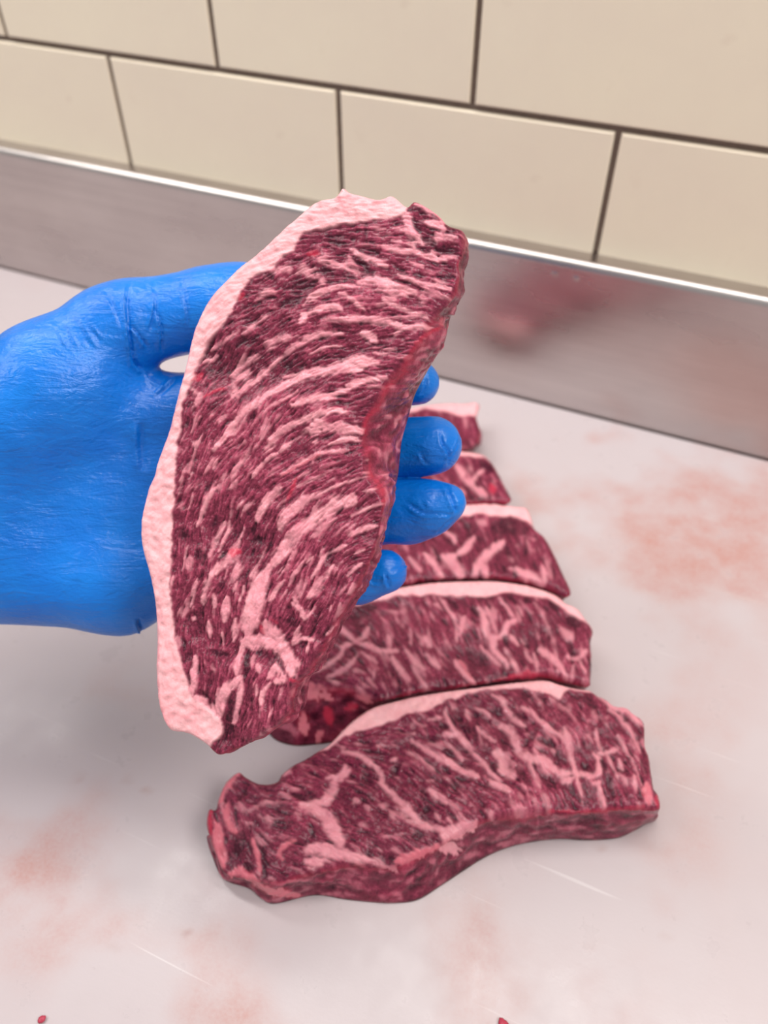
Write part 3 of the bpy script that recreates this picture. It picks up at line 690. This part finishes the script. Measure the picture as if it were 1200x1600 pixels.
third_outline = [(888, 929), (877, 926), (861, 918), (823, 907), (777, 900), (730, 900), (680, 902), (637, 908), (590, 917), (545, 932), (520, 927), (505, 905), (530, 870), (580, 832), (640, 806), (690, 792), (727, 786), (767, 785), (807, 789),
    (823, 791), (831, 807), (836, 823), (852, 837), (868, 866), (881, 895), (892, 919)]
third_cap = [(530, 890), (590, 850), (650, 828), (708, 813), (729, 808), (751, 805), (783, 809), (799, 807), (820, 813), (836, 822), (850, 800), (820, 770), (700, 770), (560, 820), (500, 880)]
third_strk = strokes('D', '''30 430,820 480,850 490,890; 40 600,860 560,920 500,960; 60 420,970 480,1020 540,1090; 40 500,960 440,990; 50 770,890 700,940 640,1000 600,1080; 40 640,1000 680,1090; 40 310,960 370,1020 420,1090; 25 220,980 290,1060; 40s 620,770 680,790;
 40 820,1040 880,1070 950,1090 1000,1130; 35 1000,1040 1020,1130; 20s 890,850 960,880; 25 900,1060 910,1110; 40s 860,900 900,930; 24s 800,960 830,1000; 100d 720,800 820,790 900,820; 60d 560,800 600,820''')
diag2 = [(700, 850, 60), (820, 880, 68), (600, 880, 55), (760, 740, 62), (700, 680, 60)]
make_steak('marbled_steak', 'third steak from the front on the board, behind the gloved little finger and ring finger', 'marbled steaks', third_outline, third_cap, diag2, third_strk, 41, 1.9,
           flat_surf(0.021), board_pt, np.array([0, 0, -1.0]), drop, ZUP, 0.05, tuple(on_z([(720, 850)], np.array([0.0]))[0].tolist()), rim_red=0.5, tonebias=-0.03, side_bulge=-0.0004, inset=0.006, fatmul=0.84, sidefat=0.24)
fourth_outline = [(799, 781), (767, 783), (727, 784), (690, 790), (640, 803), (600, 812), (560, 800), (565, 770), (600, 740), (650, 716), (700, 704), (724, 702), (751, 706), (764, 714), (777, 733), (788, 754)]
fourth_cap = [(550, 790), (600, 752), (650, 728), (700, 715), (724, 713), (754, 713), (772, 716), (760, 695), (700, 690), (600, 720)]
fourth_strk = strokes('D', '''40 500,440 540,500; 35 660,460 590,540 650,620; 30 590,560 520,500; 25s 560,440 600,480; 40 600,560 680,620; 40r 700,560 720,600; 40s 480,560 540,600; 60d 640,420 720,460; 40d 620,640 700,650''')
make_steak('marbled_steak', 'fourth steak from the front, tapered corner showing right of the gloved ring fingertip', 'marbled steaks', fourth_outline, fourth_cap, diag2, fourth_strk, 51, 2.0,
           flat_surf(0.0205), board_pt, np.array([0, 0, -1.0]), drop, ZUP, 0.05, tuple(on_z([(690, 755)], np.array([0.0]))[0].tolist()), rim_red=0.6, tonebias=-0.03, side_bulge=-0.0004, inset=0.006, fatmul=0.84, sidefat=0.24)
fifth_outline = [(737, 697), (724, 700), (700, 702), (650, 713), (610, 716), (590, 700), (600, 665), (630, 640), (660, 631), (700, 627), (721, 628), (749, 627), (745, 650), (751, 671, 752, 680), (748, 687, 748, 697)]
fifth_cap = [(590, 690), (620, 655), (650, 640), (680, 640), (705, 645), (722, 652), (745, 650), (770, 640), (750, 610), (660, 610), (580, 650)]
make_steak('marbled_steak', 'farthest steak at the back of the row, nearest the steel backsplash', 'marbled steaks', fifth_outline, fifth_cap, diag2, [], 61, 2.0,
           flat_surf(0.020), board_pt, np.array([0, 0, -1.0]), drop, ZUP, 0.0, tuple(on_z([(680, 675)], np.array([0.0]))[0].tolist()), rim_red=0.6, tonebias=-0.03, side_bulge=-0.0004, inset=0.006, fatmul=0.84, sidefat=0.24)

# two crumbs of meat near the front of the board
def crumb(px, s, label, seed):
    r = np.random.default_rng(seed)
    V, F = [], []
    n, m = 12, 7
    for j in range(m):
        th = math.pi*j/(m-1)
        for i in range(n):
            a = 2*math.pi*i/n; q = 1+0.25*math.sin(2*a+seed)*math.sin(th)+0.12*r.standard_normal()*math.sin(th)
            V.append((s*q*math.sin(th)*math.cos(a)*0.7, s*q*math.sin(th)*math.sin(a), s*0.6*(1-math.cos(th))*0.5))
    for j in range(m-1):
        for i in range(n): F.append((j*n+i, j*n+(i+1) % n, (j+1)*n+(i+1) % n, (j+1)*n+i))
    me = mesh('meat_crumb', np.array(V), np.array(F)[:, ::-1]); mk = np.zeros((len(V), 4)); mk[:, 0] = 0.1; mk[:, 1] = 0.8; mk[:, 2] = 0.4; set_mask(me, mk)
    o = link('meat_crumb', me, None, M_MEAT); o.location = on_z([px], np.array([0.0003]))[0]
    tag(o, label, 'meat crumb', 'meat crumbs on the board')
crumb((66, 1593), 0.0016, 'tiny red meat crumb at the left front edge of the board', 1)
crumb((786, 1602), 0.0022, 'tiny red meat crumb at the front edge of the board, right of centre', 2)

# ------------------------------------------------------------------ gloved hand (one continuous skin from a smooth-blended volume)
def hp(x, y, d): return np.array([(x-600)*d/f_px, -(y-800)*d/f_px, -d])
VS = 0.0015
lo = np.array([-0.300, -0.075, -0.345]); hi = np.array([0.045, 0.105, -0.235])
dim = np.ceil((hi-lo)/VS).astype(int)
GXx = (lo[0]+VS*np.arange(dim[0])).astype(np.float32)[:, None, None]
GYy = (lo[1]+VS*np.arange(dim[1])).astype(np.float32)[None, :, None]
GZz = (lo[2]+VS*np.arange(dim[2])).astype(np.float32)[None, None, :]
def cone(a, b, ra, rb, flat=1.0):
    """tapered capsule; flat > 1 squeezes it along the depth axis"""
    ax, ay, az = [np.float32(v) for v in a]; d = (b-a); d = d*np.array([1, 1, flat]); L = np.float32(d @ d)
    X, Y, Z = GXx-ax, GYy-ay, (GZz-az)*np.float32(flat)
    t = np.clip((X*np.float32(d[0])+Y*np.float32(d[1])+Z*np.float32(d[2]))/L, 0, 1)
    q = np.sqrt((X-t*np.float32(d[0]))**2+(Y-t*np.float32(d[1]))**2+(Z-t*np.float32(d[2]))**2)
    return (q-(np.float32(ra)+t*np.float32(rb-ra)))/np.float32(max(1.0, flat**0.5))
def smin(a, b, k):
    h = np.clip(0.5+0.5*(b-a)/k, 0, 1); return b+(a-b)*h-k*h*(1-h)
def chain(pts, rad, k=0.004, flat=1.0):
    s = None
    for i in range(len(pts)-1):
        c = cone(pts[i], pts[i+1], rad[i], rad[i+1], flat)
        s = c if s is None else smin(s, c, k)
    return s
PX = 0.289/f_px
palm = cone(hp(-110, 700, .291), hp(255, 665, .300), 80*PX, 56*PX)
for a, b, ra, rb in ((hp(-110, 760, .291), hp(255, 735, .302), 86*PX, 62*PX), (hp(-110, 815, .292), hp(245, 810, .302), 86*PX, 62*PX),
                     (hp(-110, 868, .299), hp(190, 902, .303), 104*PX, 86*PX), (hp(190, 902, .303), hp(262, 885, .302), 84*PX, 54*PX)):
    palm = smin(palm, cone(a, b, ra, rb), 0.010)
thenar = smin(cone(hp(-60, 725, .285), hp(75, 597, .286), 70*PX, 86*PX), cone(hp(75, 597, .286), hp(175, 520, .288), 86*PX, 68*PX), 0.008)
thenar = smin(thenar, cone(hp(40, 660, .284), hp(138, 612, .286), 86*PX, 62*PX), 0.012)
palm = smin(palm, thenar, 0.014)
palm = smin(palm, cone(hp(150, 622, .292), hp(262, 650, .299), 46*PX, 54*PX), 0.008)      # web towards the index finger
wrist = smin(cone(hp(-100, 770, .293), hp(-330, 800, .296), 128*PX, 112*PX, 1.25), cone(hp(-330, 800, .296), hp(-640, 860, .292), 112*PX, 128*PX, 1.1), 0.01)
palm = smin(palm, wrist, 0.025)
thumb = chain([hp(170, 520, .288), hp(205, 506, .289), hp(330, 482, .293), hp(372, 474, .295), hp(452, 456, .300)], [68*PX, 65*PX, 62*PX, 60*PX, 46*PX], 0.004)
body = smin(palm, thumb, 0.004)
fing = None
for pts, rad in (([hp(255, 645, .300), hp(430, 612, .297), hp(560, 598, .2935), hp(652, 598, .2905)], [58, 50, 44, 36]),
                 ([hp(262, 728, .301), hp(430, 715, .300), hp(590, 703, .292), hp(676, 696, .284)], [56, 53, 51, 46]),
                 ([hp(255, 810, .301), hp(420, 808, .299), hp(570, 802, .291), hp(640, 799, .287), hp(672, 793, .283), hp(700, 785, .280)], [56, 53, 52, 50, 43, 29]),
                 ([hp(235, 890, .301), hp(380, 900, .298), hp(500, 905, .292), hp(560, 902, .289), hp(602, 893, .285)], [50, 45, 42, 41, 35])):
    c = chain(pts, [q*PX*0.985 for q in rad], 0.003)
    fing = c if fing is None else smin(fing, c, 0.0008)
vol = smin(body, fing, 0.006)
def surface_nets(vol):
    s = vol < 0
    c = np.zeros(tuple(np.array(vol.shape)-1), np.int8)
    sl = [slice(None, -1), slice(1, None)]
    for i in (0, 1):
        for j in (0, 1):
            for k in (0, 1): c += s[sl[i], sl[j], sl[k]]
    act = np.argwhere((c > 0) & (c < 8))
    idx = np.full(c.shape, -1, np.int64); idx[tuple(act.T)] = np.arange(len(act))
    acc = np.zeros((len(act), 3)); cnt = np.zeros(len(act))
    corners = [(i, j, k) for i in (0, 1) for j in (0, 1) for k in (0, 1)]
    val = {cc: vol[act[:, 0]+cc[0], act[:, 1]+cc[1], act[:, 2]+cc[2]] for cc in corners}
    for a in corners:
        for ax in range(3):
            if a[ax] == 0:
                b = list(a); b[ax] = 1; b = tuple(b)
                va, vb = val[a], val[b]; m = (va < 0) != (vb < 0)
                t = np.where(m, va/np.where(va == vb, 1, va-vb), 0)
                p = np.array(a, float)[None]+0; p = np.repeat(p, len(act), 0); p[:, ax] += t
                acc[m] += p[m]; cnt[m] += 1
    V = act+acc/cnt[:, None]
    Q = []
    for ax in range(3):
        u, v = (ax+1) % 3, (ax+2) % 3
        a = np.swapaxes(np.swapaxes(s, 0, ax), 0, 0)
        s0 = [slice(None)]*3; s1 = [slice(None)]*3; s0[ax] = slice(None, -1); s1[ax] = slice(1, None)
        x = s[tuple(s0)] != s[tuple(s1)]
        e = np.argwhere(x); e = e[(e[:, u] > 0) & (e[:, v] > 0) & (e[:, u] < c.shape[u]) & (e[:, v] < c.shape[v]) & (e[:, ax] < c.shape[ax])]
        def g(du, dv):
            w_ = e.copy(); w_[:, u] -= du; w_[:, v] -= dv; return idx[tuple(w_.T)]
        qd = np.stack([g(0, 0), g(1, 0), g(1, 1), g(0, 1)], 1)
        fl = s[tuple(e.T)]
        qd = np.where(fl[:, None], qd, qd[:, ::-1])
        Q.append(qd)
    Q = np.concatenate(Q); Q = Q[(Q >= 0).all(1)]
    return V, Q
HV, HQ = surface_nets(vol)
HV = lo+VS*HV
hm = mesh('glove_base', HV, HQ)
tmp = bpy.data.objects.new('glove_tmp', hm); col.objects.link(tmp)
md = tmp.modifiers.new('s', 'SMOOTH'); md.factor = 0.5; md.iterations = 3
md = tmp.modifiers.new('d', 'SUBSURF'); md.levels = 1; md.render_levels = 1
dg = bpy.context.evaluated_depsgraph_get()
gm = bpy.data.meshes.new_from_object(tmp.evaluated_get(dg))
bpy.data.objects.remove(tmp)
gm.name = 'glove'
nvx = len(gm.vertices); co = np.empty(nvx*3, np.float32); gm.vertices.foreach_get('co', co); co = co.reshape(-1, 3).astype(float)
no = np.empty(nvx*3, np.float32); gm.vertex_normals.foreach_get('vector', no); no = no.reshape(-1, 3).astype(float)
gp = np.stack([600+f_px*co[:, 0]/-co[:, 2], 800-f_px*co[:, 1]/-co[:, 2]], 1)
face = sstep(-0.15, 0.25, no[:, 2])
def Z3(*p): return np.array(p)/2.5+np.array([0, 380])
def Z4(*p): return np.array(p)/2.6087+np.array([500, 540])
FOLDS = [(Z3((500, 148), (492, 230), (497, 320), (510, 420), (516, 500)), 2.6, .0016), (Z3((590, 135), (605, 220), (592, 300), (575, 355)), 2.2, .0009), (Z3((600, 250), (625, 330), (626, 440)), 2.2, .0010),
         (Z3((700, 120), (715, 200), (730, 290), (735, 340)), 2.2, .0008), (Z3((500, 320), (540, 360), (578, 420)), 2.0, .0009), (Z3((218, 320), (235, 370), (258, 415)), 2.0, -.0005),
         (Z3((245, 305), (275, 360), (295, 405)), 2.0, -.0005), (Z3((305, 295), (345, 370), (375, 412)), 2.2, -.0006), (Z3((335, 300), (375, 350), (405, 385)), 2.0, -.0005), (Z3((405, 180), (440, 250), (470, 320)), 2.2, .0006),
         (Z3((565, 500), (600, 540), (650, 560)), 2.5, .0010), (Z3((690, 520), (650, 560), (600, 600)), 2.5, .0008), (Z3((545, 690), (545, 800), (556, 900)), 6.0, .0010),
         (Z3((532, 1465), (543, 1505), (572, 1550)), 2.5, .0018), (Z3((520, 450), (530, 480), (560, 500)), 3.0, .0012),
         (Z4((487, 345), (495, 400), (520, 440), (516, 495)), 2.2, .0011), (Z4((515, 470), (545, 425), (562, 380), (555, 340)), 1.8, -.0005), (Z4((400, 430), (420, 470), (440, 490)), 2.0, .0005),
         (Z4((500, 560), (525, 610), (545, 660), (549, 690)), 2.2, .0012), (Z4((335, 630), (380, 665), (430, 690), (480, 690), (545, 697)), 2.2, .0009), (Z4((420, 640), (450, 665)), 2.0, -.0006), (Z4((545, 695), (500, 735), (470, 770)), 2.0, .0005),
         (Z4((262, 930), (270, 960), (280, 990)), 2.2, .0009), (Z4((285, 925), (330, 908), (362, 885)), 2.0, .0008), (Z4((180, 935), (210, 965), (250, 975)), 2.0, .0005), (Z4((430, 130), (425, 170), (400, 205)), 2.0, .0008)]
disp = np.zeros(nvx)
for pts, wdt, amp in FOLDS:
    c = catmull(pts, 5)
    near = np.where((gp[:, 0] > c[:, 0].min()-25) & (gp[:, 0] < c[:, 0].max()+25) & (gp[:, 1] > c[:, 1].min()-25) & (gp[:, 1] < c[:, 1].max()+25) & (face > 0))[0]
    if not len(near): continue
    d, t = seg_dist(gp[near, 0], gp[near, 1], c)
    i = np.minimum(t.astype(int), len(c)-2); dv = c[i+1]-c[i]
    sg = np.sign(dv[:, 0]*(gp[near, 1]-c[i, 1])-dv[:, 1]*(gp[near, 0]-c[i, 0]))
    t = t/(len(c)-1); endf = sstep(0, 0.3, t)*sstep(1, 0.7, t)
    x = sg*d/wdt
    # one side of the crease tucks under, the other rolls over it
    disp[near] += amp*(1.5*x*np.exp(-x*x/1.6)-0.5*np.exp(-x*x*1.5))*endf*face[near]
co2 = co+no*disp[:, None]
gm.vertices.foreach_set('co', co2.astype(np.float32).ravel())
gm.polygons.foreach_set('use_smooth', np.full(len(gm.polygons), True)); gm.update()
base_c = hp(120, 780, .30)
co3 = co2-base_c
gm.vertices.foreach_set('co', co3.astype(np.float32).ravel()); gm.update()
gm.materials.clear()
hand = empty('gloved_hand', (0, 0, 0))
RM = Matrix(((RGT[0], UPV[0], -FWD[0]), (RGT[1], UPV[1], -FWD[1]), (RGT[2], UPV[2], -FWD[2])))
hand.matrix_world = Matrix.Translation(Vector(CAM+RGT*base_c[0]+UPV*base_c[1]-FWD*base_c[2])) @ RM.to_4x4()
tag(hand, 'left hand in a blue nitrile glove, palm up, holding the large marbled steak', 'gloved hand')
link('glove', gm, hand, M_GLOVE)
